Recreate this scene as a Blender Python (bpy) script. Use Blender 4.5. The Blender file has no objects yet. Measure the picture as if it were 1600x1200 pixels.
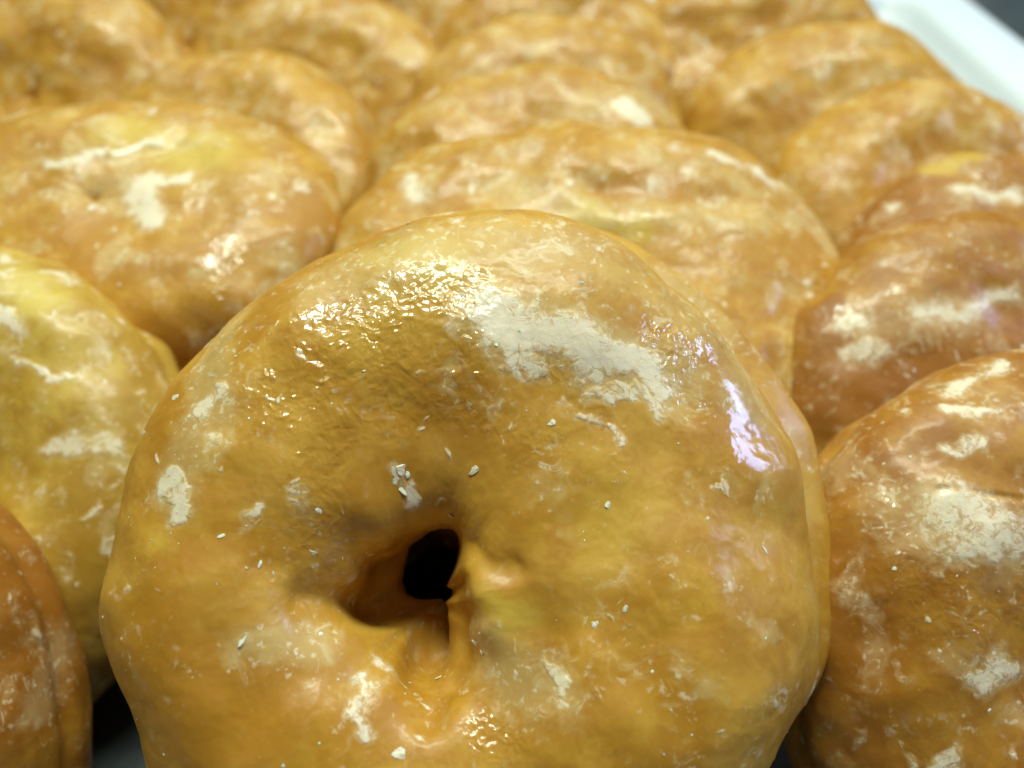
import bpy, math, os
import numpy as np
from mathutils import Vector, Matrix, Euler

Q = float(os.environ.get('DQ', '1'))      # mesh fineness while testing
C = bpy.context.scene.collection
R = math.radians

# ------------------------------------------------------------------ camera, world, lights, exposure
sc = bpy.context.scene
cam = bpy.data.objects.new('camera', bpy.data.cameras.new('camera')); C.objects.link(cam)
cam.location = (0, 0, 0.145); cam.rotation_euler = (R(90 - 42), 0, 0)
cam.data.sensor_width = 36; cam.data.lens = 28.8
cam.data.clip_start = 0.005; cam.data.clip_end = 50
cam.data.dof.use_dof = True; cam.data.dof.focus_distance = 0.101; cam.data.dof.aperture_fstop = 13.5
sc.camera = cam

w = bpy.data.worlds.new('World'); sc.world = w; w.use_nodes = True
w.node_tree.nodes['Background'].inputs[0].default_value = (1.0, 0.88, 0.86, 1)
w.node_tree.nodes['Background'].inputs[1].default_value = 0.06

def area(name, loc, target, sx, sy, power, col):
    l = bpy.data.lights.new(name, 'AREA'); l.shape = 'RECTANGLE'; l.size = sx; l.size_y = sy
    l.energy = power; l.color = col
    o = bpy.data.objects.new(name, l); C.objects.link(o); o.location = loc
    o.rotation_euler = (Vector(target) - Vector(loc)).to_track_quat('-Z', 'Y').to_euler()
    return o
# a ceiling fixture above and behind the tray, a broad soft fill added farther back, a cool window to the right
area('ceiling_lamp', (0.0, 0.29, 0.82), (0, 0.12, 0.04), 0.60, 0.10, 6.9, (0.93, 1.0, 0.84))
area('soft_back_fill', (0.0, 1.05, 1.40), (0, 0.12, 0.04), 2.4, 1.3, 13, (0.92, 1.0, 0.86))  # added fill that softens the light, not a fixture
area('window_light', (1.08, 0.25, 0.66), (0, 0.08, 0.05), 0.34, 0.30, 5.0, (0.42, 0.54, 1.0))
sc.view_settings.view_transform = 'Standard'; sc.view_settings.look = 'None'
sc.view_settings.exposure = 0.0; sc.view_settings.gamma = 1.0
sc.cycles.use_denoising = True; sc.cycles.max_bounces = 7; sc.cycles.diffuse_bounces = 3; sc.cycles.adaptive_threshold = 0.03

# ------------------------------------------------------------------ noise
def pn(P, scale, seed=0):
    """gradient noise, P (N,3) metres, scale = cells per metre"""
    rng = np.random.RandomState(1000 + seed)
    perm = rng.permutation(256).astype(np.int32); perm = np.concatenate([perm, perm])
    g = rng.normal(size=(256, 3)).astype(np.float32); g /= np.linalg.norm(g, axis=1)[:, None]
    out = np.empty(len(P), np.float32)
    for s in range(0, len(P), 200000):
        p = (P[s:s+200000] * scale + 37.3 + seed * 5.17).astype(np.float32)
        i = np.floor(p).astype(np.int32); f = p - i; i &= 255
        u = f * f * f * (f * (f * 6 - 15) + 10)
        r = 0
        for dx in (0, 1):
            wx = u[:, 0] if dx else 1 - u[:, 0]
            a = perm[(i[:, 0] + dx) & 255]
            for dy in (0, 1):
                wy = u[:, 1] if dy else 1 - u[:, 1]
                b = perm[(a + i[:, 1] + dy) & 255]
                for dz in (0, 1):
                    wz = u[:, 2] if dz else 1 - u[:, 2]
                    h = g[perm[(b + i[:, 2] + dz) & 255]]
                    d = h[:, 0] * (f[:, 0] - dx) + h[:, 1] * (f[:, 1] - dy) + h[:, 2] * (f[:, 2] - dz)
                    r = r + wx * wy * wz * d
        out[s:s+200000] = r * 1.6
    return out
def fbm(P, scale, octv, seed=0, gain=0.5):
    o = 0; a = 1.0; t = 0
    for k in range(octv):
        o = o + a * pn(P, scale * 2.03 ** k, seed + 11 * k); t += a; a *= gain
    return o / t
def ridged(P, scale, octv, seed=0):
    o = 0; a = 1.0; t = 0
    for k in range(octv):
        o = o + a * (1 - np.abs(pn(P, scale * 2.1 ** k, seed + 13 * k)) * 2.2); t += a; a *= 0.5
    return o / t
def ss(a, b, x):
    t = np.clip((x - a) / (b - a), 0, 1); return t * t * (3 - 2 * t)
def seg_dist(P, pts):
    """distance of each P to a polyline"""
    best = np.full(len(P), 1e9, np.float32)
    pts = [np.array(p, np.float32) for p in pts]
    if len(pts) == 1:
        return np.linalg.norm(P - pts[0], axis=1)
    for a, b in zip(pts[:-1], pts[1:]):
        ab = b - a; t = np.clip(((P - a) @ ab) / max(float(ab @ ab), 1e-12), 0, 1)
        best = np.minimum(best, np.linalg.norm(P - (a + t[:, None] * ab), axis=1))
    return best

# ------------------------------------------------------------------ materials
def nt(name):
    m = bpy.data.materials.new(name); m.use_nodes = True
    t = m.node_tree; t.nodes.clear(); return m, t
class G:
    """tiny node helper"""
    def __init__(s, t): s.t = t
    def n(s, kind, **kw):
        o = s.t.nodes.new(kind)
        for k, v in kw.items():
            if k.startswith('i_'): s.set(o.inputs[k[2:].replace('_', ' ')], v)
            else: setattr(o, k, v)
        return o
    def set(s, sock, v):
        if isinstance(v, bpy.types.NodeSocket): s.t.links.new(v, sock)
        elif isinstance(v, bpy.types.Node): s.t.links.new(v.outputs[0], sock)
        else: sock.default_value = v
    def noise(s, vec, scale, detail=2, rough=0.5, dist=0.0):
        o = s.n('ShaderNodeTexNoise'); s.set(o.inputs['Vector'], vec)
        o.inputs['Scale'].default_value = scale; o.inputs['Detail'].default_value = detail
        o.inputs['Roughness'].default_value = rough; o.inputs['Distortion'].default_value = dist
        return o.outputs['Fac']
    def math(s, op, a, b=0.0, c=0.0, clamp=False):
        o = s.n('ShaderNodeMath', operation=op, use_clamp=clamp)
        s.set(o.inputs[0], a); s.set(o.inputs[1], b)
        if op in ('MULTIPLY_ADD', 'SMOOTH_MIN'): s.set(o.inputs[2], c)
        return o.outputs[0]
    def ramp(s, fac, lo, hi, a=0.0, b=1.0):
        o = s.n('ShaderNodeMapRange', interpolation_type='SMOOTHSTEP')
        s.set(o.inputs['Value'], fac); s.set(o.inputs['From Min'], lo); s.set(o.inputs['From Max'], hi)
        s.set(o.inputs['To Min'], a); s.set(o.inputs['To Max'], b); return o.outputs[0]
    def mix(s, fac, a, b, blend='MIX'):
        o = s.n('ShaderNodeMix', data_type='RGBA', blend_type=blend, clamp_factor=True)
        s.set(o.inputs[0], fac); s.set(o.inputs[6], a); s.set(o.inputs[7], b); return o.outputs[2]
    def fmix(s, fac, a, b):
        o = s.n('ShaderNodeMix', data_type='FLOAT', clamp_factor=True)
        s.set(o.inputs[0], fac); s.set(o.inputs[2], a); s.set(o.inputs[3], b); return o.outputs[0]
    def attr(s, name): return s.n('ShaderNodeAttribute', attribute_name=name).outputs['Fac']

def rgb(r, g, b): return (r, g, b, 1)

def dough_material(name, golden, amber, yellow, pale):
    m, t = nt(name); g = G(t)
    P = g.n('ShaderNodeAttribute', attribute_name='rest').outputs['Vector']
    n1 = g.noise(P, 70, 3, 0.55, 0.3); n2 = g.noise(P, 210, 4, 0.6, 0.4); n3 = g.noise(P, 900, 4, 0.65)
    tone = g.attr('tone'); crust = g.attr('crust'); wet = g.attr('wet'); milky = g.attr('milky')
    col = g.mix(g.ramp(g.math('MULTIPLY_ADD', n2, 0.55, g.math('MULTIPLY', n1, 0.5)), 0.36, 0.66), golden, amber)
    col = g.mix(g.ramp(tone, 0.0, 1.0), col, yellow)
    col = g.mix(g.ramp(tone, 0.0, -1.0), col, amber)
    col = g.mix(g.ramp(g.noise(P, 420, 4, 0.7, 0.5), 0.5, 0.75, 0.0, 0.42), col, amber)
    # fine pores and specks
    v = g.n('ShaderNodeTexVoronoi', feature='F1'); g.set(v.inputs['Vector'], P); v.inputs['Scale'].default_value = 1500
    col = g.mix(g.ramp(v.outputs['Distance'], 0.16, 0.0, 0.0, 0.18), col, pale)
    # milky glaze, plus painted paleness of the lit crest and far rows
    mk = g.math('ADD', milky, g.math('MULTIPLY', g.math('SUBTRACT', n3, 0.5), 0.9))
    mk = g.math('ADD', mk, g.math('MULTIPLY', g.math('SUBTRACT', g.noise(P, 260, 3, 0.6, 1.0), 0.5), 0.9))
    mkm = g.ramp(mk, 0.05, 1.2, 0.0, 0.44)
    col = g.mix(mkm, col, pale)
    # thin veins and flecks of dried sugar in the glaze
    fm = g.ramp(g.math('MULTIPLY_ADD', g.noise(P, 95, 3, 0.6, 0.8), 0.8, g.math('MULTIPLY', milky, 0.25)), 0.38, 0.58, 0.06, 1.0)
    vn = g.noise(P, 150, 4, 0.6, 2.2)
    vein = g.ramp(vn, 0.55, 0.78, 0.0, 0.42)
    fl = g.ramp(g.noise(P, 900, 2, 0.5, 0.2), 0.60, 0.72, 0.0, 0.55)
    fl2 = g.ramp(g.noise(P, 300, 4, 0.72, 0.8), 0.57, 0.70, 0.0, 0.62)
    vf = g.math('MULTIPLY', g.math('MAXIMUM', g.math('MAXIMUM', vein, fl), fl2), fm)
    col = g.mix(vf, col, rgb(0.84, 0.76, 0.52))
    # white crust, cracked into plates
    wv = g.n('ShaderNodeVectorMath', operation='MULTIPLY_ADD')
    nz = g.n('ShaderNodeTexNoise'); g.set(nz.inputs['Vector'], P); nz.inputs['Scale'].default_value = 500
    g.set(wv.inputs[0], nz.outputs['Color']); wv.inputs[1].default_value = (0.0012,) * 3; g.set(wv.inputs[2], P)
    ck = g.n('ShaderNodeTexVoronoi', feature='DISTANCE_TO_EDGE'); g.set(ck.inputs['Vector'], wv.outputs[0]); ck.inputs['Scale'].default_value = 420
    cr = g.math('ADD', crust, g.math('MULTIPLY', g.math('SUBTRACT', g.noise(P, 650, 5, 0.70, 1.2), 0.5), 2.1))
    crm = g.ramp(cr, 0.36, 0.86)
    film = g.ramp(cr, -0.25, 0.60, 0.0, 0.34)
    crm = g.math('MULTIPLY', crm, g.ramp(ck.outputs['Distance'], 0.0, 0.04, 0.70, 1.0))
    col = g.mix(g.math('MULTIPLY', film, g.ramp(crust, 0.02, 0.3)), col, rgb(0.78, 0.64, 0.36))
    col = g.mix(g.math('MULTIPLY', crm, 0.85), col, rgb(0.90, 0.83, 0.63))
    # height
    wr = g.noise(P, 400, 1, 0.4, 1.0); wr2 = g.noise(P, 1300, 1, 0.4, 0.5)
    wetm = g.math('MULTIPLY', wet, g.ramp(g.noise(P, 160, 3, 0.6, 0.5), 0.36, 0.56))
    rgh = g.ramp(g.noise(P, 90, 2, 0.5), 0.42, 0.62, 0.0, 0.09)
    wrk = g.math('MULTIPLY', g.math('MULTIPLY_ADD', wr2, 0.16, g.math('POWER', g.math('ABSOLUTE', g.math('SUBTRACT', wr, 0.5)), 1.25)), g.math('MULTIPLY_ADD', wetm, 1.9, 0.03))
    h = g.math('ADD', g.math('MULTIPLY', n3, rgh), g.math('MULTIPLY', wrk, 0.45))
    h = g.math('ADD', h, g.math('MULTIPLY_ADD', crm, 0.04, g.math('MULTIPLY', vf, 0.02)))
    h = g.math('ADD', h, g.math('MULTIPLY', g.math('MULTIPLY', g.noise(P, 1800, 3, 0.6), crm), 0.06))
    h = g.math('ADD', h, g.math('MULTIPLY', g.noise(P, 2400, 2, 0.6), 0.015))
    b = g.n('ShaderNodeBump'); b.inputs['Strength'].default_value = 1.0; b.inputs['Distance'].default_value = 0.0005
    g.set(b.inputs['Height'], h)
    bs = g.n('ShaderNodeBsdfPrincipled')
    rough = g.ramp(g.noise(P, 120, 3, 0.6), 0.35, 0.65, 0.40, 0.60)
    rough = g.fmix(wet, rough, 0.42); g.set(bs.inputs['Specular IOR Level'], g.fmix(wet, 0.5, 0.3)); rough = g.fmix(crm, rough, 0.26)
    g.set(bs.inputs['Base Color'], col); g.set(bs.inputs['Roughness'], rough); g.set(bs.inputs['Normal'], b.outputs[0])
    bs.inputs['IOR'].default_value = 1.45; bs.inputs['Coat IOR'].default_value = 1.62
    bs.inputs['Subsurface Weight'].default_value = 0.30
    bs.inputs['Subsurface Radius'].default_value = (1.0, 0.45, 0.12); bs.inputs['Subsurface Scale'].default_value = 0.0015
    cw = g.math('MULTIPLY', g.ramp(g.math('ADD', wet, g.attr('gloss')), 0.0, 1.0, 0.10, 1.0), g.math('SUBTRACT', 1.0, g.math('MULTIPLY', crm, 0.35)))
    g.set(bs.inputs['Coat Weight'], cw); g.set(bs.inputs['Coat Roughness'], g.fmix(wet, 0.14, 0.03))
    b2 = g.n('ShaderNodeBump'); b2.inputs['Strength'].default_value = 1.0; b2.inputs['Distance'].default_value = 0.0005
    g.set(b2.inputs['Height'], g.math('ADD', g.math('MULTIPLY', wrk, 1.3), g.math('MULTIPLY', n3, 0.04))); g.set(bs.inputs['Coat Normal'], b2.outputs[0])
    o = g.n('ShaderNodeOutputMaterial'); g.set(o.inputs['Surface'], bs.outputs[0])
    return m
DOUGH = {
 'gold':  dough_material('glazed_dough', rgb(0.61, 0.345, 0.042), rgb(0.47, 0.220, 0.015), rgb(0.66, 0.46, 0.060), rgb(0.71, 0.57, 0.25)),
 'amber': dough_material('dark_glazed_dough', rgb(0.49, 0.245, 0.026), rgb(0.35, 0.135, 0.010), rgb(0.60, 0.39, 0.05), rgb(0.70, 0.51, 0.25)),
 'yellow': dough_material('pale_glazed_dough', rgb(0.60, 0.41, 0.06), rgb(0.46, 0.26, 0.025), rgb(0.68, 0.53, 0.09), rgb(0.74, 0.58, 0.30)),
}
def flake_material():
    m, t = nt('sugar_flake'); g = G(t)
    tc = g.n('ShaderNodeTexCoord').outputs['Object']
    b = g.n('ShaderNodeBump'); b.inputs['Strength'].default_value = 0.7; b.inputs['Distance'].default_value = 0.0003
    g.set(b.inputs['Height'], g.noise(tc, 1600, 3, 0.6))
    bs = g.n('ShaderNodeBsdfPrincipled')
    g.set(bs.inputs['Base Color'], g.mix(g.noise(tc, 300, 2), rgb(0.80, 0.68, 0.46), rgb(0.90, 0.85, 0.72)))
    bs.inputs['Roughness'].default_value = 0.38; g.set(bs.inputs['Normal'], b.outputs[0])
    bs.inputs['Subsurface Weight'].default_value = 0.5
    bs.inputs['Subsurface Scale'].default_value = 0.001
    o = g.n('ShaderNodeOutputMaterial'); g.set(o.inputs['Surface'], bs.outputs[0]); return m
FLAKE = flake_material()
def simple(name, col, rough, metal=0.0, bump=0.0, scale=300, var=0.15):
    m, t = nt(name); g = G(t); tc = g.n('ShaderNodeTexCoord').outputs['Object']
    bs = g.n('ShaderNodeBsdfPrincipled')
    n = g.noise(tc, scale * 0.1, 4, 0.6)
    g.set(bs.inputs['Base Color'], g.mix(n, tuple(c * (1 - var) for c in col[:3]) + (1,), tuple(min(1, c * (1 + var)) for c in col[:3]) + (1,)))
    bs.inputs['Roughness'].default_value = rough; bs.inputs['Metallic'].default_value = metal
    if bump:
        b = g.n('ShaderNodeBump'); b.inputs['Strength'].default_value = 0.5; b.inputs['Distance'].default_value = bump
        g.set(b.inputs['Height'], g.noise(tc, scale, 3)); g.set(bs.inputs['Normal'], b.outputs[0])
    o = g.n('ShaderNodeOutputMaterial'); g.set(o.inputs['Surface'], bs.outputs[0]); return m

# ------------------------------------------------------------------ mesh helpers
def np_mesh(name, V, F4=None, F3=None, smooth=True):
    me = bpy.data.meshes.new(name)
    nf4 = 0 if F4 is None else len(F4); nf3 = 0 if F3 is None else len(F3)
    loops = np.concatenate([a.ravel() for a in (F4, F3) if a is not None]).astype(np.int32)
    me.vertices.add(len(V)); me.vertices.foreach_set('co', V.astype(np.float32).ravel())
    me.loops.add(len(loops)); me.loops.foreach_set('vertex_index', loops)
    me.polygons.add(nf4 + nf3)
    st = np.concatenate([np.arange(nf4) * 4, nf4 * 4 + np.arange(nf3) * 3]).astype(np.int32)
    me.polygons.foreach_set('loop_start', st)
    me.update(calc_edges=True); me.validate()
    me.polygons.foreach_set('use_smooth', np.full(len(me.polygons), smooth))
    return me
def link(name, me, mat, parent=None):
    o = bpy.data.objects.new(name, me); me.materials.append(mat); C.objects.link(o); o.parent = parent; return o

# ------------------------------------------------------------------ the doughnut
def donut(label, loc, rot, kind='gold', seed=1, Rm=0.0300, rm=0.0215, thick=0.80, res=(900, 420), sx=1.0, sy=1.0,
          hole=None, strokes=(), spin=0.0, lump=1.0, n_flakes=120, crust=0.0, wetb=0.0, milkb=0.0, waist=0.6, back=(0, 0), size=1.0, hc=(0, 0), closed=False, dimple=0.05, sq=2.0, plump=False, group=None):
    """axis = local z, face towards +z.  hole: list of (angle_deg, radius_mm) that shapes the inner rim.
    strokes: dicts(kind, pts, w, d) in local metres."""
    nu, nv = int(res[0] * Q), int(res[1] * Q)
    u = np.linspace(0, 2 * np.pi, nu, endpoint=False)
    # denser rows on the face side (v around the tube, v=90deg is the face)
    tt = np.linspace(0, 2 * np.pi, nv, endpoint=False)
    v = tt + 0.42 * np.cos(tt) * 1.0
    U, Vv = np.meshgrid(u, v, indexing='ij'); U = U.ravel(); Vv = Vv.ravel()
    rng = np.random.RandomState(seed)
    # inner rim radius by angle
    if hole is None:
        base = 0.0072 + rng.uniform(-.002, .001)
        hr = base + 0.0022 * np.cos(2 * (U - rng.uniform(0, 6))) + 0.0014 * np.cos(3 * (U - rng.uniform(0, 6))) + 0.0009 * np.cos(7 * (U - rng.uniform(0, 6)))
    else:
        ha = np.radians([h[0] for h in hole] + [hole[0][0] + 360]); hh = np.array([h[1] for h in hole] + [hole[0][1]]) * 1e-3
        a = np.mod(U - ha[0], 2 * np.pi) + ha[0]
        hr = sum(np.interp(np.mod(a + k * 0.09 - ha[0], 2 * np.pi) + ha[0], ha, hh) for k in (-2, -1, 0, 1, 2)) / 5
    outer = Rm + rm
    c, s = np.cos(Vv), np.sin(Vv)
    rin = hr; rc = (outer + rin) / 2; rr = (outer - rin) / 2         # the tube is widened to the inner rim
    # superellipse-like section, flatter than wide
    pz = np.sign(s) * np.abs(s) ** (1.0 if plump else 0.90)
    px = np.sign(c) * np.abs(c) ** 0.94
    rad = rc + rr * px
    pz = np.where((c < 0) & bool(closed), np.sign(s) * np.abs(s) ** 0.16 * (1 - dimple * np.exp(-((rad - rin) / 0.006) ** 2)), np.where(c < 0, np.sign(s) * np.abs(s) ** 0.66, pz) if plump else pz)
    z = rm * thick * pz
    # a waist line round the outside where the two fried halves meet
    wl = np.exp(-((z) / 0.0022) ** 2) * (c > 0)
    rad = rad * (np.abs(np.cos(U)) ** sq + np.abs(np.sin(U)) ** sq) ** (-1 / sq)
    w1 = np.clip(1 - (rad - rin) / (outer - rin), 0, 1)
    x = (rad * np.cos(U) + hc[0] * w1) * sx; y = (rad * np.sin(U) + hc[1] * w1) * sy
    x = x * size; y = y * size; z = z * size; rad = rad * size; rin = rin * size; outer = outer * size
    bk = ss(0.0012, -0.0030, z)
    x = x + back[0] * bk; y = y + back[1] * bk
    P = np.stack([x, y, z], 1).astype(np.float32)
    N0 = np.stack([c * np.cos(U), c * np.sin(U), s], 1).astype(np.float32)
    if closed:
        cn = np.where(c < 0, 0.12 * c, c); ln = np.sqrt(cn ** 2 + s ** 2) + 1e-6
        N0 = np.stack([cn / ln * np.cos(U), cn / ln * np.sin(U), s / ln], 1).astype(np.float32)
    off = np.array([seed * 0.317, seed * -0.211, seed * 0.113], np.float32)
    PS = P + off
    d = 0.0034 * lump * fbm(PS, 28, 2, 1) + 0.0012 * lump * fbm(PS, 75, 2, 2)
    d = d + max(lump - 1, 0) * 0.0022 * (ridged(PS, 42, 2, 7) - 0.6)
    d = d - waist * 0.0016 * wl
    # radial folds that run out of the hole
    inner = np.exp(-((rad - rin) / 0.009))
    fold = pn(np.stack([np.cos(U) * 0.02, np.sin(U) * 0.02, z * 0.2], 1).astype(np.float32) + off, 110, 5)
    d = d + (0.0003 if closed else 0.0016) * inner * fold
    tone = 0.38 * fbm(PS, 38, 3, 21); wet = np.zeros(len(P), np.float32); crs = np.zeros(len(P), np.float32)
    milky = np.zeros(len(P), np.float32); gloss = np.zeros(len(P), np.float32)
    warp = np.stack([fbm(PS, 130, 3, 31), fbm(PS, 130, 3, 32), fbm(PS, 130, 3, 33)], 1) * 0.0032
    warp2 = np.stack([fbm(PS, 500, 3, 41), fbm(PS, 500, 3, 42), fbm(PS, 500, 3, 43)], 1) * 0.0011
    for st in strokes:
        k = st['kind']; wd = st['w']
        src = P if k in ('crease', 'bulge') else P + warp + warp2
        if k in ('crease', 'bulge'): src = P + warp * 0.35
        dist = seg_dist(src.astype(np.float32), st['pts'])
        fo = np.exp(-(dist / wd) ** 2)
        amt = st.get('d', 1.0)
        if k in ('crease', 'bulge'): d = d + fo * amt
        elif k == 'crust': crs = np.maximum(crs, ss(wd * 2.1, 0, dist) * amt)
        elif k == 'wet': wet = np.maximum(wet, ss(wd * 1.6, wd * 0.3, dist) * amt)
        elif k == 'milky': milky = np.maximum(milky, ss(wd * 1.5, wd * 0.3, dist) * amt)
        elif k == 'gloss': gloss = np.maximum(gloss, ss(wd * 1.4, wd * 0.4, dist) * amt)
        elif k == 'yellow': tone = tone + fo * amt
        elif k == 'brown': tone = tone - fo * amt
    # patches everywhere else
    zone = ss(0.05, 0.45, fbm(PS, 45, 2, 51) + crust)
    spk = fbm(PS + warp, 190, 3, 52)
    crs = np.maximum(crs, zone * ss(0.10, 0.42, spk) * 0.72)
    crs = np.maximum(crs, ss(0.38, 0.55, fbm(PS + warp * 1.5, 330, 3, 53)) * 0.62)
    milky = np.maximum(milky, ss(0.0, 0.5, fbm(PS + warp * 1.6, 120, 4, 61) + milkb))  # milkb also paints a pale backlit sheen onto the far doughnuts
    wet = np.maximum(wet, ss(0.25, 0.5, fbm(PS, 60, 2, 71) + wetb) * 0.7)
    # fine relief
    hf = ridged(PS + warp * 0.5, 560, 2, 81)
    d = d + wet * 0.00008 * hf + 0.00004 * fbm(PS, 600, 2, 82) + 0.00007 * ss(.35, .6, crs) 
    d = d + 0.00011 * fbm(PS + warp, 230, 3, 83)
    # a pale yellow ring at the waist
    ringn = ss(-0.1, 0.4, fbm(PS, 60, 3, 91))
    tone = tone + 0.8 * wl * ringn * waist
    V = P + N0 * d[:, None]
    if spin:
        a = R(spin); V = V @ np.array([[math.cos(a), math.sin(a), 0], [-math.sin(a), math.cos(a), 0], [0, 0, 1]], np.float32)
    iu = np.arange(nu); iv = np.arange(nv); A, B = np.meshgrid(iu, iv, indexing='ij')
    A2 = (A + 1) % nu; B2 = (B + 1) % nv
    F = np.stack([A * nv + B, A2 * nv + B, A2 * nv + B2, A * nv + B2], -1).reshape(-1, 4)
    root = bpy.data.objects.new('glazed_doughnut', None); root.empty_display_size = 0.02; C.objects.link(root)
    root.location = loc; root.rotation_euler = tuple(R(r) for r in rot)
    root['off'] = off.tolist(); root['label'] = label; root['category'] = 'doughnut'; root['group'] = group or 'glazed doughnuts overlapping in rows'
    me = np_mesh('doughnut_ring', V, F)
    for nm, arr in (('tone', tone), ('wet', wet), ('crust', crs), ('milky', milky), ('gloss', gloss)):
        at = me.attributes.new(nm, 'FLOAT', 'POINT'); at.data.foreach_set('value', np.asarray(arr, np.float32))
    at = me.attributes.new('rest', 'FLOAT_VECTOR', 'POINT'); at.data.foreach_set('vector', PS.astype(np.float32).ravel())
    link('dough_ring', me, DOUGH[kind], root)
    # loose sugar flakes lying on the glaze
    Vg = V.reshape(nu, nv, 3)
    du = np.roll(Vg, -1, 0) - np.roll(Vg, 1, 0); dv = np.roll(Vg, -1, 1) - np.roll(Vg, 1, 1)
    Ng = np.cross(du, dv).reshape(-1, 3); Ng /= np.linalg.norm(Ng, axis=1)[:, None] + 1e-12
    wgt = (0.06 + 1.0 * ss(0.0, 0.5, fbm(PS, 60, 3, 95)) + 1.5 * np.clip(crs, 0, 1)) * (N0[:, 2] > -0.35) * (0.15 + rad / outer)
    wgt = wgt / wgt.sum()
    idx = rng.choice(len(V), int(n_flakes), p=wgt)
    fv, ff = [], []
    for i in idx: add_flake(fv, ff, V[i], Ng[i], rng, 0.00015 * np.exp(rng.normal(0, 0.65)) + 0.00008)
    for st in strokes:
        if st['kind'] != 'flake': continue
        for p in st['pts']:
            i = int(np.argmin(np.linalg.norm(V - np.array(p), axis=1)))
            add_flake(fv, ff, V[i], Ng[i], rng, st['w'])
    if fv:
        fm = np_mesh('sugar_flakes', np.array(fv), None, np.array(ff), smooth=False)
        link('sugar_flakes', fm, FLAKE, root)['kind'] = 'stuff'
    return root
def add_flake(fv, ff, p, n, rng, size):
    n = n + rng.normal(0, 0.22, 3); n /= np.linalg.norm(n)
    t = np.cross(n, rng.normal(size=3)); t /= np.linalg.norm(t); b = np.cross(n, t)
    k = rng.randint(6, 10); b0 = len(fv); el = rng.uniform(0.3, 1.0); th = size * 0.06 + 0.00002
    a0 = rng.uniform(0, 6.28); rr = size * rng.uniform(0.6, 1.15, k)
    for zz, sc_ in ((-th, 1.0), (th, 0.82)):
        for j in range(k):
            a = a0 + j * 2 * math.pi / k
            q = p + n * (0.00001 + zz + rng.normal(0, size * 0.05)) + (t * math.cos(a) + b * math.sin(a) * el) * rr[j] * sc_
            fv.append(q)
    fv.append(p + n * (th * 1.3 + 0.00001))
    for j in range(k):
        j2 = (j + 1) % k
        ff += [(b0 + j, b0 + j2, b0 + k + j2), (b0 + j, b0 + k + j2, b0 + k + j), (b0 + k + j, b0 + k + j2, b0 + 2 * k)]

# ------------------------------------------------------------------ tray, counter, far things
def box(name, lo, hi, mat, parent=None, bev=0.0, rotz=0.0):
    import bmesh
    bm = bmesh.new(); bmesh.ops.create_cube(bm, size=1)
    for vtx in bm.verts:
        vtx.co = Vector([(lo[i] + hi[i]) / 2 + vtx.co[i] * (hi[i] - lo[i]) for i in range(3)])
    if bev: bmesh.ops.bevel(bm, geom=bm.edges[:], offset=bev, segments=4, affect='EDGES', profile=0.5)
    for f in bm.faces: f.smooth = True
    me = bpy.data.meshes.new(name); bm.to_mesh(me); bm.free(); return link(name, me, mat, parent)
WHITE = simple('white_tray', (0.82, 0.92, 1.0), 0.35, 0, 0.0002, 120, 0.05)
GREY = simple('pale_counter', (0.80, 0.87, 0.93), 0.35, 0.0, 0.0001, 200, 0.2)
GAP_SHADE = simple('gap_shade', (0.045, 0.058, 0.060), 0.45, 0, 0.0002, 300, 0.25)  # near-black colour stands in for shade between the doughnuts
DARK = simple('dark_plastic', (0.10, 0.13, 0.135), 0.35, 0, 0, 200, 0.2)

c = box('counter', (-1.2, -0.3, -0.05), (1.2, 1.6, -0.02), GREY); c['kind'] = 'structure'
# tray: a floor with a rounded raised rim, turned a little against the camera
tray = bpy.data.objects.new('serving_tray', None); C.objects.link(tray)
tray['label'] = 'white rimmed tray with its floor painted dark for shade, carrying all the doughnuts'; tray['category'] = 'tray'
TA = -28.0
def rounded(w_, h_, r, n=12):
    pts = []
    for cx, cy, a0 in ((w_ - r, h_ - r, 0), (-w_ + r, h_ - r, 90), (-w_ + r, -h_ + r, 180), (w_ - r, -h_ + r, 270)):
        for k in range(n + 1):
            a = R(a0 + 90 * k / n); pts.append((cx + r * math.cos(a), cy + r * math.sin(a)))
    return pts
def tray_mesh(W, Hh, prof):
    V = []; F = []; rings = []
    for (ins, z) in prof:
        pts = rounded(W - ins, Hh - ins, max(0.03 - ins * 0.5, 0.008)); rings.append(len(V)); V += [(x, y, z) for x, y in pts]
    n = len(pts)
    for a, b in zip(rings[:-1], rings[1:]):
        for k in range(n): F.append((a + k, a + (k + 1) % n, b + (k + 1) % n, b + k))
    me = bpy.data.meshes.new('tray'); F.append(tuple(rings[-1] + k for k in range(n))); F.append(tuple(rings[0] + k for k in reversed(range(n))))
    me.from_pydata(V, [], F); me.update()
    for p in me.polygons: p.use_smooth = len(p.vertices) == 4
    return me
prof = [(0.004, -0.019), (0.0, -0.010), (0.0, 0.012), (0.0015, 0.0145), (0.004, 0.015), (0.024, 0.0135), (0.027, 0.012), (0.029, 0.009), (0.033, 0.0015), (0.036, 0.0)]
tf = link('tray_body', tray_mesh(0.27, 0.33, prof), WHITE, tray)
tray.location = (-0.035, 0.155, -0.004)
lm = bpy.data.meshes.new('shade_sheet'); lp = rounded(0.27 - 0.037, 0.33 - 0.037, 0.02)
lm.from_pydata([(x, y, 0.0004) for x, y in lp] + [(x, y, 0.0010) for x, y in lp], [], [tuple(reversed(range(len(lp)))), tuple(range(len(lp), 2 * len(lp)))] + [(k, (k + 1) % len(lp), len(lp) + (k + 1) % len(lp), len(lp) + k) for k in range(len(lp))])
link('tray_shade_sheet', lm, GAP_SHADE, tray)  # dark sheet added over the pale floor so the gaps look shaded
dk = bpy.data.objects.new('dark_bowl', None); C.objects.link(dk)
dk['label'] = 'dark grey round bowl out of focus beyond the tray rim, at the top right corner'; dk['category'] = 'bowl'

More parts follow.
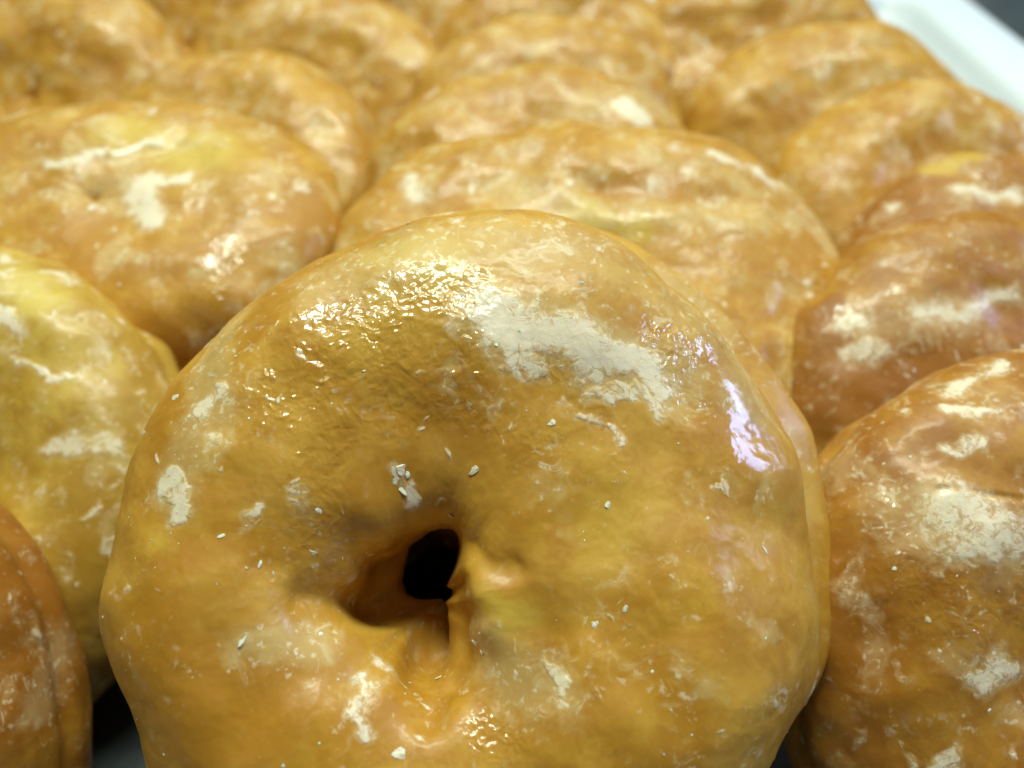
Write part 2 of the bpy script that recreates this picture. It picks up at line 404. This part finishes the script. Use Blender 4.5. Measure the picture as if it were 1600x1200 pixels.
# ------------------------------------------------------------------ placement
def S(kind, w, d, *pts): return dict(kind=kind, w=w, d=d, pts=list(pts))
D = donut
HI, MID, LO = (1500, 660), (800, 380), (500, 240)
LABEL = {
 'main': 'large glossy doughnut at the front with its hole facing the camera',
 'under': 'extra dark doughnut added under the large front one to shade its hole',
 'c2': 'wide doughnut directly behind the large front one, white crust on its right rim',
 'c3': 'flat doughnut in the centre row second behind the front one, white patch on top',
 'c4': 'blurred golden doughnut in the centre row, third behind the large front one',
 'c5': 'farthest blurred doughnut of the centre row, cut by the top edge of the photo',
 'r1': 'amber doughnut right of the front one with big patches of cracked white glaze',
 'r2': 'reddish brown doughnut behind the crusty amber one at the right edge',
 'r3': 'amber doughnut with a bright yellow streak on its top edge at the right side',
 'r4': 'golden doughnut just behind the yellow streaked one in the right row',
 'r5': 'golden doughnut with its brown hole showing, next to the white tray edge',
 'r6': 'farthest doughnut of the right row, blurred against the white tray',
 'l1': 'pale yellow doughnut at the left edge with a long white glaze streak',
 'l2': 'doughnut lying highest in the left row with a large white sugar patch in its middle',
 'lu': 'dark doughnut mostly buried under the others, showing in the gap left of the front one',
 'l3': 'yellow doughnut directly behind the one with the large white sugar patch',
 'l4': 'blurred doughnut fourth in the left row, between two golden neighbours near the top',
 'l5': 'farthest blurred doughnut of the left row, cut by the top edge of the photo',
 'll': 'dark orange doughnut in the bottom left corner, mostly outside the photo',
 'f1': 'yellowish doughnut at the left edge, low behind the one with the white patch',
 'f2': 'blurred brown doughnut in the top left corner with a white patch',
 'f3': 'farthest brown doughnut of the outer left row, cut by the top edge',
}
ST = {
 'main': [S('wet', 0.0050, 1, (-0.0227, 0.0158, 0.0175), (-0.0194, 0.022, 0.0174), (-0.013, 0.0268, 0.0173), (-0.006, 0.0285, 0.0173), (-0.0004, 0.0267, 0.0175)),
    S('wet', 0.0040, 1, (-0.0158, 0.0189, 0.0175), (-0.0066, 0.0212, 0.0175), (-0.0003, 0.0219, 0.0175)),
    S('wet', 0.0030, 0.6, (-0.0189, 0.0141, 0.0174), (-0.0098, 0.0142, 0.0167), (-0.0003, 0.0157, 0.0166), (0.0099, 0.0125, 0.0171)),
    S('wet', 0.0025, 0.7, (-0.0031, 0.0329, 0.0166), (0.001, 0.0321, 0.0168)),
    S('crust', 0.0028, 1.15, (0.0038, 0.0268, 0.0175), (0.009, 0.0252, 0.0175), (0.0155, 0.0236, 0.0173)),
    S('crust', 0.0018, 1.05, (0.0155, 0.0236, 0.0173), (0.0226, 0.0221, 0.0165), (0.0258, 0.0192, 0.0162)),
    S('crust', 0.0015, 0.85, (0.0053, 0.0229, 0.0175), (0.0084, 0.0199, 0.0175)),
    S('crust', 0.0012, 0.8, (0.0164, 0.0192, 0.0175), (0.021, 0.0186, 0.0171), (0.0247, 0.0164, 0.0168)),
    S('milky', 0.0050, 1, (0.0027, 0.0274, 0.0175), (0.0139, 0.0244, 0.0173), (0.028, 0.0203, 0.0154)),
    S('milky', 0.0050, 0.9, (0.0294, 0.0398, -0.0005), (0.0368, 0.0349, -0.0011), (0.0363, 0.0188, 0.0115)),
    S('milky', 0.0040, 1, (-0.0326, 0.0277, 0.0112), (-0.0309, 0.0158, 0.0166), (-0.0338, 0.0064, 0.0169)),
    S('milky', 0.0060, 0.75, (-0.0186, 0.0323, 0.0152), (-0.0063, 0.0365, 0.0152), (0.0099, 0.0373, 0.0143), (0.0226, 0.0348, 0.0119), (0.0312, 0.0284, 0.0108)),  # film painted paler along the top crest, where light brightens it
    S('yellow', 0.0070, 0.25, (-0.0193, 0.0188, 0.0175), (-0.01, 0.0251, 0.0175), (-0.0003, 0.0219, 0.0175)),
    S('gloss', 0.0070, 1, (0.0303, 0.0267, 0.0122), (0.0385, 0.0133, 0.0115)),
    S('gloss', 0.0030, 1, (-0.0314, 0.0178, 0.016), (-0.0319, 0.023, 0.0143)),
    S('crust', 0.0009, 0.9, (-0.0302, 0.0201, 0.0159), (-0.0309, 0.0151, 0.0167), (-0.0311, 0.0117, 0.0171)),
    S('crust', 0.0015, 1.2, (-0.035, 0.0071, 0.0165), (-0.0337, 0.0043, 0.0171)),
    S('crust', 0.0008, 0.9, (-0.0244, 0.0041, 0.0172), (-0.0262, 0.001, 0.0173)),
    S('crust', 0.0010, 1.2, (-0.009, 0.0085, 0.0149), (-0.0066, 0.0062, 0.013)),
    S('milky', 0.0035, 1, (-0.0232, -0.0126, 0.017), (-0.017, -0.0123, 0.0143)),
    S('crust', 0.0009, 0.8, (-0.0089, -0.0145, 0.0102), (-0.0116, -0.0184, 0.0153), (-0.01, -0.0216, 0.0162)),
    S('crust', 0.0009, 0.9, (0.0102, -0.0147, 0.0166), (0.0101, -0.0175, 0.0169)),
    S('milky', 0.0040, 0.9, (0.0027, -0.0147, 0.0138), (0.0101, -0.0166, 0.0168)),
    S('crust', 0.0008, 0.85, (0.0125, 0.0175, 0.0175), (0.0185, 0.0121, 0.0175)),
    S('brown', 0.0040, 0.9, (0.0139, 0.0382, 0.0129), (0.0228, 0.0361, 0.0108)),
    S('brown', 0.0070, 1.3, (-0.035, -0.0105, 0.0166), (-0.0278, -0.0183, 0.0175), (-0.0213, -0.018, 0.0173)),
    S('brown', 0.0040, 0.6, (0.0028, 0.0175, 0.0171), (-0.0002, 0.0122, 0.0156)),
    S('brown', 0.0030, 0.7, (0.0032, -0.0021, 0.0133), (0.0076, -0.0032, 0.0155)),
    S('yellow', 0.0040, 0.5, (-0.0104, 0.036, 0.015), (-0.0024, 0.0347, 0.016)),
    S('yellow', 0.0026, 0.7, (0.0028, -0.0032, 0.013), (0.0059, -0.0098, 0.0147)),
    S('milky', 0.0030, 0.9, (0.0018, -0.0099, 0.0121), (0.0041, -0.0152, 0.0147)),
    S('crust', 0.0009, 0.8, (-0.0142, -0.0064, 0.0043)),
    S('yellow', 0.0070, 0.5, (0.0183, 0.0035, 0.0175)),
    S('yellow', 0.0030, 0.7, (-0.035, -0.0011, 0.0169)),
    S('crease', 0.0014, -0.0007, (0.0016, 0.0002, 0.0117), (0.0036, -0.0026, 0.0136), (0.0062, -0.0032, 0.0149)),
    S('crease', 0.0022, -0.0012, (-0.01, -0.0065, -0.0016), (-0.0142, -0.0076, 0.0034), (-0.0194, -0.0067, 0.0145)),
    S('crease', 0.0023, -0.0011, (-0.0008, -0.0105, 0.0082), (-0.0001, -0.0135, 0.0106), (-0.0019, -0.0175, 0.0114), (-0.0036, -0.0201, 0.0138)),
    S('bulge', 0.0032, 0.0018, (0.0024, -0.0041, 0.0127), (0.0038, -0.0092, 0.0136)),
    S('bulge', 0.0050, 0.0008, (-0.0089, -0.0124, 0.0008), (-0.0131, -0.0117, 0.0097)),
    S('bulge', 0.0050, 0.001, (-0.01, 0.0041, 0.0127), (-0.0019, 0.0063, 0.0121)),
    S('flake', 0.0008, 1, (0.0109, 0.0142, 0.0173)),
    S('flake', 0.0009, 1, (0.0016, 0.0088, 0.0145)),
    S('flake', 0.0007, 1, (-0.0014, 0.0044, 0.0102), (0.0377, -0.0007, 0.0137), (-0.037, 0.0181, 0.0129), (0.001, -0.0121, 0.0117), (0.0176, 0.0042, 0.0175)),
    S('flake', 0.0010, 1, (-0.0077, 0.0087, 0.0147), (-0.0074, 0.0066, 0.0136), (-0.0066, -0.0235, 0.0163), (-0.0247, -0.0113, 0.0172)),
    S('flake', 0.0006, 1, (-0.028, 0.0004, 0.0175), (0.0155, -0.0095, 0.0172), (0.0191, -0.0078, 0.0175), (-0.0175, 0.0038, 0.0155), (0.0145, 0.0321, 0.0157), (-0.0067, 0.0082, 0.0143), (-0.0085, 0.0074, 0.0143))],
 'c2': [S('crust', 0.0020, 0.9, (-0.0389, 0.022, 0.0129), (-0.0357, 0.0169, 0.0147)),
    S('crust', 0.0010, 0.9, (-0.0187, 0.0283, 0.0151)),
    S('crust', 0.0012, 0.9, (0.026, 0.0279, 0.0145), (0.034, 0.0252, 0.0136), (0.0421, 0.02, 0.0121)),
    S('milky', 0.0050, 1, (-0.0182, 0.0175, 0.016), (-0.0031, 0.0104, 0.0155), (0.0339, 0.0115, 0.0154)),
    S('yellow', 0.0040, 1, (-0.0017, 0.0106, 0.0155), (0.0097, 0.0068, 0.0154)),
    S('brown', 0.0040, 1, (0.0023, 0.0178, 0.0159), (0.018, 0.0156, 0.016)),
    S('brown', 0.0030, 0.8, (-0.0292, 0.0156, 0.0158), (-0.037, 0.0135, 0.0147)),
    S('crease', 0.0040, -0.0009, (-0.037, 0.0135, 0.0147), (-0.0209, 0.0154, 0.016)),
    S('bulge', 0.0040, 0.0008, (0.0048, 0.0102, 0.0155), (0.0336, 0.009, 0.0156)),
    S('crease', 0.0035, -0.001, (-0.0028, 0.0177, 0.0159), (0.0099, 0.016, 0.0159), (0.026, 0.0155, 0.0159)),
    S('crust', 0.0006, 0.9, (-0.005, 0.0261, 0.0158), (-0.0047, 0.0162, 0.0159))],
 'c3': [S('crust', 0.0022, 1.3, (0.0191, 0.0278, 0.0155), (0.0238, 0.0245, 0.0155)),
    S('milky', 0.0060, 1, (0.0083, 0.0274, 0.0168), (0.0285, 0.0293, 0.0113)),
    S('crust', 0.0010, 0.8, (0.0023, 0.034, 0.015))],
 'l2': [S('crust', 0.0026, 1.3, (0.0089, 0.004, 0.0115), (0.0147, -0.0052, 0.0118)),
    S('crust', 0.0016, 1, (0.0118, 0.0053, 0.0117), (0.0178, 0.0062, 0.0119)),
    S('crust', 0.0016, 1.4, (0.0337, 0.0, 0.0113)),
    S('crust', 0.0012, 1, (0.0378, 0.0029, 0.0104)),
    S('milky', 0.0050, 1, (-0.0033, 0.0001, 0.0107), (0.0067, 0.0032, 0.0113)),
    S('yellow', 0.0080, 0.9, (0.003, 0.0165, 0.0119), (0.0215, 0.0135, 0.0119)),
    S('brown', 0.0050, 1, (0.0415, 0.0057, 0.009), (0.0466, -0.0045, 0.0059)),
    S('crust', 0.0012, 1, (0.0044, 0.0248, 0.0113)),
    S('crust', 0.0010, 1, (0.0098, 0.0141, 0.0119), (-0.0102, 0.0061, 0.0117)),
    S('milky', 0.0030, 1, (-0.0046, 0.0185, 0.0119), (0.0, 0.0172, 0.0119)),
    S('brown', 0.0050, 0.8, (0.0114, -0.0164, 0.0119), (0.0206, -0.0178, 0.0117), (0.0294, -0.0141, 0.0113)),
    S('brown', 0.0020, 1.2, (0.0158, 0.0262, 0.0104), (0.0205, 0.0261, 0.0099))],
 'l1': [S('yellow', 0.0050, 0.8, (0.0136, 0.0383, 0.0117), (0.0179, 0.0351, 0.0125)),
    S('crust', 0.0015, 1, (0.0137, 0.0308, 0.0148), (0.0171, 0.0297, 0.0146)),
    S('crust', 0.0009, 1, (0.0158, 0.0243, 0.0154), (0.0222, 0.0234, 0.0151), (0.0282, 0.0228, 0.014)),
    S('crust', 0.0020, 0.95, (0.0282, 0.0108, 0.0154), (0.0373, 0.0132, 0.0125)),
    S('brown', 0.0060, 1, (0.0363, 0.0038, 0.0138), (0.0354, -0.0066, 0.0138)),
    S('brown', 0.0040, 1, (0.0335, 0.0318, 0.0024), (0.0384, 0.0249, 0.0044)),
    S('crust', 0.0010, 0.9, (0.0297, 0.0348, 0.0044))],
 'll': [S('crust', 0.0010, 1, (0.0422, 0.0188, 0.0024)),
    S('brown', 0.0080, 1, (0.0382, 0.0263, 0.0001), (0.0435, 0.0141, 0.0044)),
    S('milky', 0.0040, 1, (0.0444, 0.0094, 0.0053), (0.0431, 0.0166, -0.0024))],
 'r1': [S('crust', 0.0016, 0.9, (-0.0166, 0.0401, 0.0083), (-0.0069, 0.0435, 0.0076)),
    S('crust', 0.0010, 1, (-0.0186, 0.0365, 0.0107), (-0.0134, 0.0349, 0.0129)),
    S('crust', 0.0011, 1, (-0.0207, 0.0301, 0.0132), (-0.0183, 0.0317, 0.0132)),
    S('crust', 0.0030, 0.8, (-0.0255, 0.0229, 0.014), (-0.0194, 0.0204, 0.0153)),
    S('crust', 0.0020, 0.8, (-0.0257, 0.0177, 0.0148), (-0.0177, 0.0177, 0.0155)),
    S('crust', 0.0022, 0.85, (-0.0256, 0.0013, 0.0154), (-0.0221, 0.0023, 0.0155)),
    S('milky', 0.0060, 1, (-0.0308, 0.0236, 0.0121), (-0.0202, 0.0173, 0.0154)),
    S('crease', 0.0005, -0.0004, (-0.0253, 0.0253, 0.0135), (-0.0154, 0.0236, 0.0153)),
    S('wet', 0.0070, 0.8, (-0.0333, 0.0148, 0.0132), (-0.022, 0.0098, 0.0155)),
    S('brown', 0.0070, 1, (-0.0396, 0.0164, 0.009), (-0.0414, 0.0033, 0.0102)),
    S('crust', 0.0009, 1, (-0.0246, 0.0358, 0.0083))],
 'r2': [S('crust', 0.0018, 0.8, (-0.0181, 0.0223, 0.0146), (-0.011, 0.0216, 0.0149)),
    S('crust', 0.0016, 0.85, (-0.0108, 0.0226, 0.0149), (0.0019, 0.0243, 0.0149)),
    S('crust', 0.0018, 0.9, (-0.0308, 0.0237, 0.0109), (-0.028, 0.0227, 0.0124)),
    S('crust', 0.0020, 0.8, (-0.0321, 0.0164, 0.0124), (-0.0276, 0.0169, 0.0138)),
    S('crust', 0.0010, 1, (-0.0207, 0.0337, 0.0104)),
    S('brown', 0.0100, 1, (-0.0362, 0.0097, 0.0117), (-0.0191, 0.0117, 0.015)),
    S('crust', 0.0014, 0.9, (-0.0367, 0.0019, 0.0121)),
    S('milky', 0.0050, 1, (-0.0229, 0.0218, 0.014), (-0.011, 0.0216, 0.0149))],
 'r3': [S('brown', 0.0080, 1, (-0.0289, 0.0295, 0.0076), (-0.025, 0.0278, 0.011)),
    S('crust', 0.0020, 0.9, (-0.0128, 0.0304, 0.0131), (0.0006, 0.0273, 0.0143)),
    S('crust', 0.0014, 0.9, (-0.0257, 0.0311, 0.0086)),
    S('yellow', 0.0025, 2.2, (-0.0144, 0.0387, 0.0076), (-0.0025, 0.0403, 0.0086))],
 'r5': [S('brown', 0.0030, 1.2, (-0.0115, 0.0139, 0.0189)),
    S('crust', 0.0012, 1, (0.03, 0.0119, 0.0182)),
    S('crust', 0.0014, 1, (0.0132, 0.0104, 0.0188)),
    S('milky', 0.0040, 1, (-0.0087, 0.0114, 0.0187), (0.0099, 0.021, 0.019))],
}
D(LABEL['main'], (-0.0060, 0.0690, 0.0525), (34, 0, 0), 'gold', 3, plump=True,  res=HI, n_flakes=110, milkb=-.16,
  thick=.90, hole=[(7, 3.0), (35, 5.0), (66, 10.5), (110, 7.0), (190, 8.6), (240, 5.8), (284, 9.4), (320, 5.0)], hc=(-0.0058, -0.0068), Rm=0.0270, rm=0.0195, sy=1.03, back=(0.0050, 0.0036), strokes=ST['main'])
D(LABEL['c2'], (0.0155, 0.1405, 0.0425), (21, 1, 0), 'gold', 5, sx=1.12,sy=.92,sq=2.6,size=.93, closed=True, hole=[(0,1),(90,1.6),(180,.8),(270,1.2)], lump=1.1, crust=0.08, milkb=.1, res=MID, strokes=ST['c2'])
D(LABEL['c3'], (0.0068, 0.1801, 0.0328), (42, 0, 0), 'gold', 6, sx=1.08, size=.85,closed=True, hole=[(0,1),(90,1.6),(180,.8),(270,1.2)], lump=1.1, thick=.95, crust=0.14, milkb=.1, res=LO, strokes=ST['c3'])
D(LABEL['c4'], (0.0098, 0.2344, 0.0282), (46, 0, 0), 'gold', 7, size=.85,closed=True, hole=[(0,1),(90,1.6),(180,.8),(270,1.2)], lump=1.1, thick=.95, crust=0.14, milkb=.1, res=LO)
D(LABEL['c5'], (0.0141, 0.2929, 0.0261), (46, 0, 0), 'gold', 8, size=.9,closed=True, hole=[(0,1),(90,1.6),(180,.8),(270,1.2)], lump=1.15, thick=.95, crust=0.12, milkb=.1, res=LO)
D(LABEL['r1'], (0.085, 0.0668, 0.0325), (40, 0, 10), 'amber', 9, size=.9,closed=True, hole=[(0,1),(90,1.6),(180,.8),(270,1.2)], lump=1.1, n_flakes=60, res=MID, strokes=ST['r1'])
D(LABEL['r2'], (0.0935, 0.1132, 0.0300), (38, 0, 10), 'amber', 10, size=.87,closed=True, hole=[(0,1),(90,1.6),(180,.8),(270,1.2)], lump=1.1, n_flakes=60, res=MID, strokes=ST['r2'])
D(LABEL['r3'], (0.1140, 0.1480, 0.0280), (35, 0, 10), 'amber', 11, size=.85,closed=True, hole=[(0,1),(90,1.6),(180,.8),(270,1.2)], lump=1.1, crust=0.08, milkb=.1, n_flakes=60, res=LO, strokes=ST['r3'])
D(LABEL['r4'], (0.1083, 0.1888, 0.0276), (38, 0, 10), 'gold', 12, size=.85,closed=True, hole=[(0,1),(90,1.6),(180,.8),(270,1.2)], lump=1.1, thick=.95, crust=0.14, milkb=.1, res=LO)
D(LABEL['r5'], (0.0990, 0.2349, 0.0233), (40, 0, 0), 'gold', 13, dimple=.25, size=.93,closed=True, hole=[(0,1),(90,1.6),(180,.8),(270,1.2)], lump=1.15, thick=.95, crust=0.16, milkb=.1, res=LO, strokes=ST['r5'])
D(LABEL['r6'], (0.089, 0.2964, 0.0252), (44, 0, 0), 'gold', 14, size=.95,closed=True, hole=[(0,1),(90,1.6),(180,.8),(270,1.2)], lump=1.15, thick=.95, crust=0.12, milkb=.1, res=LO)
D(LABEL['l1'], (-0.1028, 0.0989, 0.0287), (40, 0, -10), 'yellow', 15, size=.9,n_flakes=60, res=MID, strokes=ST['l1'])
D(LABEL['l2'], (-0.0855, 0.1535, 0.0510), (18, 0, -6), 'gold', 16, sx=1.14, sy=.84, sq=2.3, thick=.66, closed=True, dimple=0,hole=[(0,.2),(90,.3),(180,.2),(270,.25)], size=.84,crust=0.06, milkb=.1, n_flakes=60, res=MID, strokes=ST['l2'])
D(LABEL['lu'], (-0.0430, 0.1350, 0.015), (10, 0, -10), 'gold', 16, size=.83,res=MID)
D(LABEL['l3'], (-0.0753, 0.2032, 0.0310), (38, 0, -10), 'gold', 17, size=.85,closed=True, hole=[(0,1),(90,1.6),(180,.8),(270,1.2)], lump=1.1, thick=.95, crust=0.1, milkb=.1, res=LO)
D(LABEL['l4'], (-0.0613, 0.2543, 0.0257), (46, 0, -10), 'gold', 18, size=.9,closed=True, hole=[(0,1),(90,1.6),(180,.8),(270,1.2)], lump=1.15, thick=.95, crust=0.14, milkb=.1, res=LO)
D(LABEL['l5'], (-0.0475, 0.3181, 0.0256), (46, 0, -10), 'gold', 19, size=.9,closed=True, hole=[(0,1),(90,1.6),(180,.8),(270,1.2)], lump=1.15, thick=.95, crust=0.12, milkb=.1, res=LO)
D(LABEL['ll'], (-0.1096, 0.0527, 0.0244), (45, 0, 0), 'amber', 20, size=.9,n_flakes=60, res=MID, strokes=ST['ll'])
D(LABEL['f1'], (-0.1749, 0.1970, 0.0285), (36, 0, -10), 'gold', 21, size=.9,closed=True, hole=[(0,1),(90,1.6),(180,.8),(270,1.2)], lump=1.15, crust=0.12, milkb=.1, res=LO)
D(LABEL['f2'], (-0.1485, 0.2608, 0.0289), (42, 0, -10), 'gold', 22, size=.9,closed=True, hole=[(0,1),(90,1.6),(180,.8),(270,1.2)], lump=1.15, thick=.95, crust=0.16, milkb=.1, res=LO)
D(LABEL['f3'], (-0.1145, 0.3108, 0.0269), (42, 0, -10), 'gold', 22, size=.9,closed=True, hole=[(0,1),(90,1.6),(180,.8),(270,1.2)], lump=1.15, thick=.95, crust=0.12, milkb=.1, res=LO)
D(LABEL['under'], (-0.0165, 0.0830, 0.0225), (28, 0, 0), 'amber', 24, hole=[(0, 9.5), (120, 10.5), (240, 9)], sy=1.05, size=.80, res=LO)  # extra doughnut added to block light and darken the front hole
# things beyond the tray rim
import bmesh
def lathe(name, prof, mat, parent, n=64):
    bm = bmesh.new(); rings = []
    for r, z in prof: rings.append([bm.verts.new((r * math.cos(2 * math.pi * k / n), r * math.sin(2 * math.pi * k / n), z)) for k in range(n)])
    for a, b in zip(rings[:-1], rings[1:]):
        for k in range(n): bm.faces.new((a[k], a[(k + 1) % n], b[(k + 1) % n], b[k])).smooth = True
    bm.faces.new(rings[-1]); bm.faces.new(list(reversed(rings[0])))
    me = bpy.data.meshes.new(name); bm.to_mesh(me); bm.free(); return link(name, me, mat, parent)
dk.location = (0.310, 0.490, -0.02)
lathe('bowl', [(0.036, 0), (0.044, 0.004), (0.050, 0.018), (0.0525, 0.034), (0.054, 0.036), (0.052, 0.037), (0.049, 0.030), (0.045, 0.010), (0.030, 0.006)], DARK, dk)
rail = box('counter_edge_rail', (-0.5, -0.012, 0), (0.5, 0.012, 0.016), DARK, None, 0.003)
rail.location = (0.30, 0.556, -0.0195); rail.rotation_euler = (0, 0, R(-4))
rail['label'] = 'dark grey rail running along the far side of the white counter'; rail['category'] = 'rail'
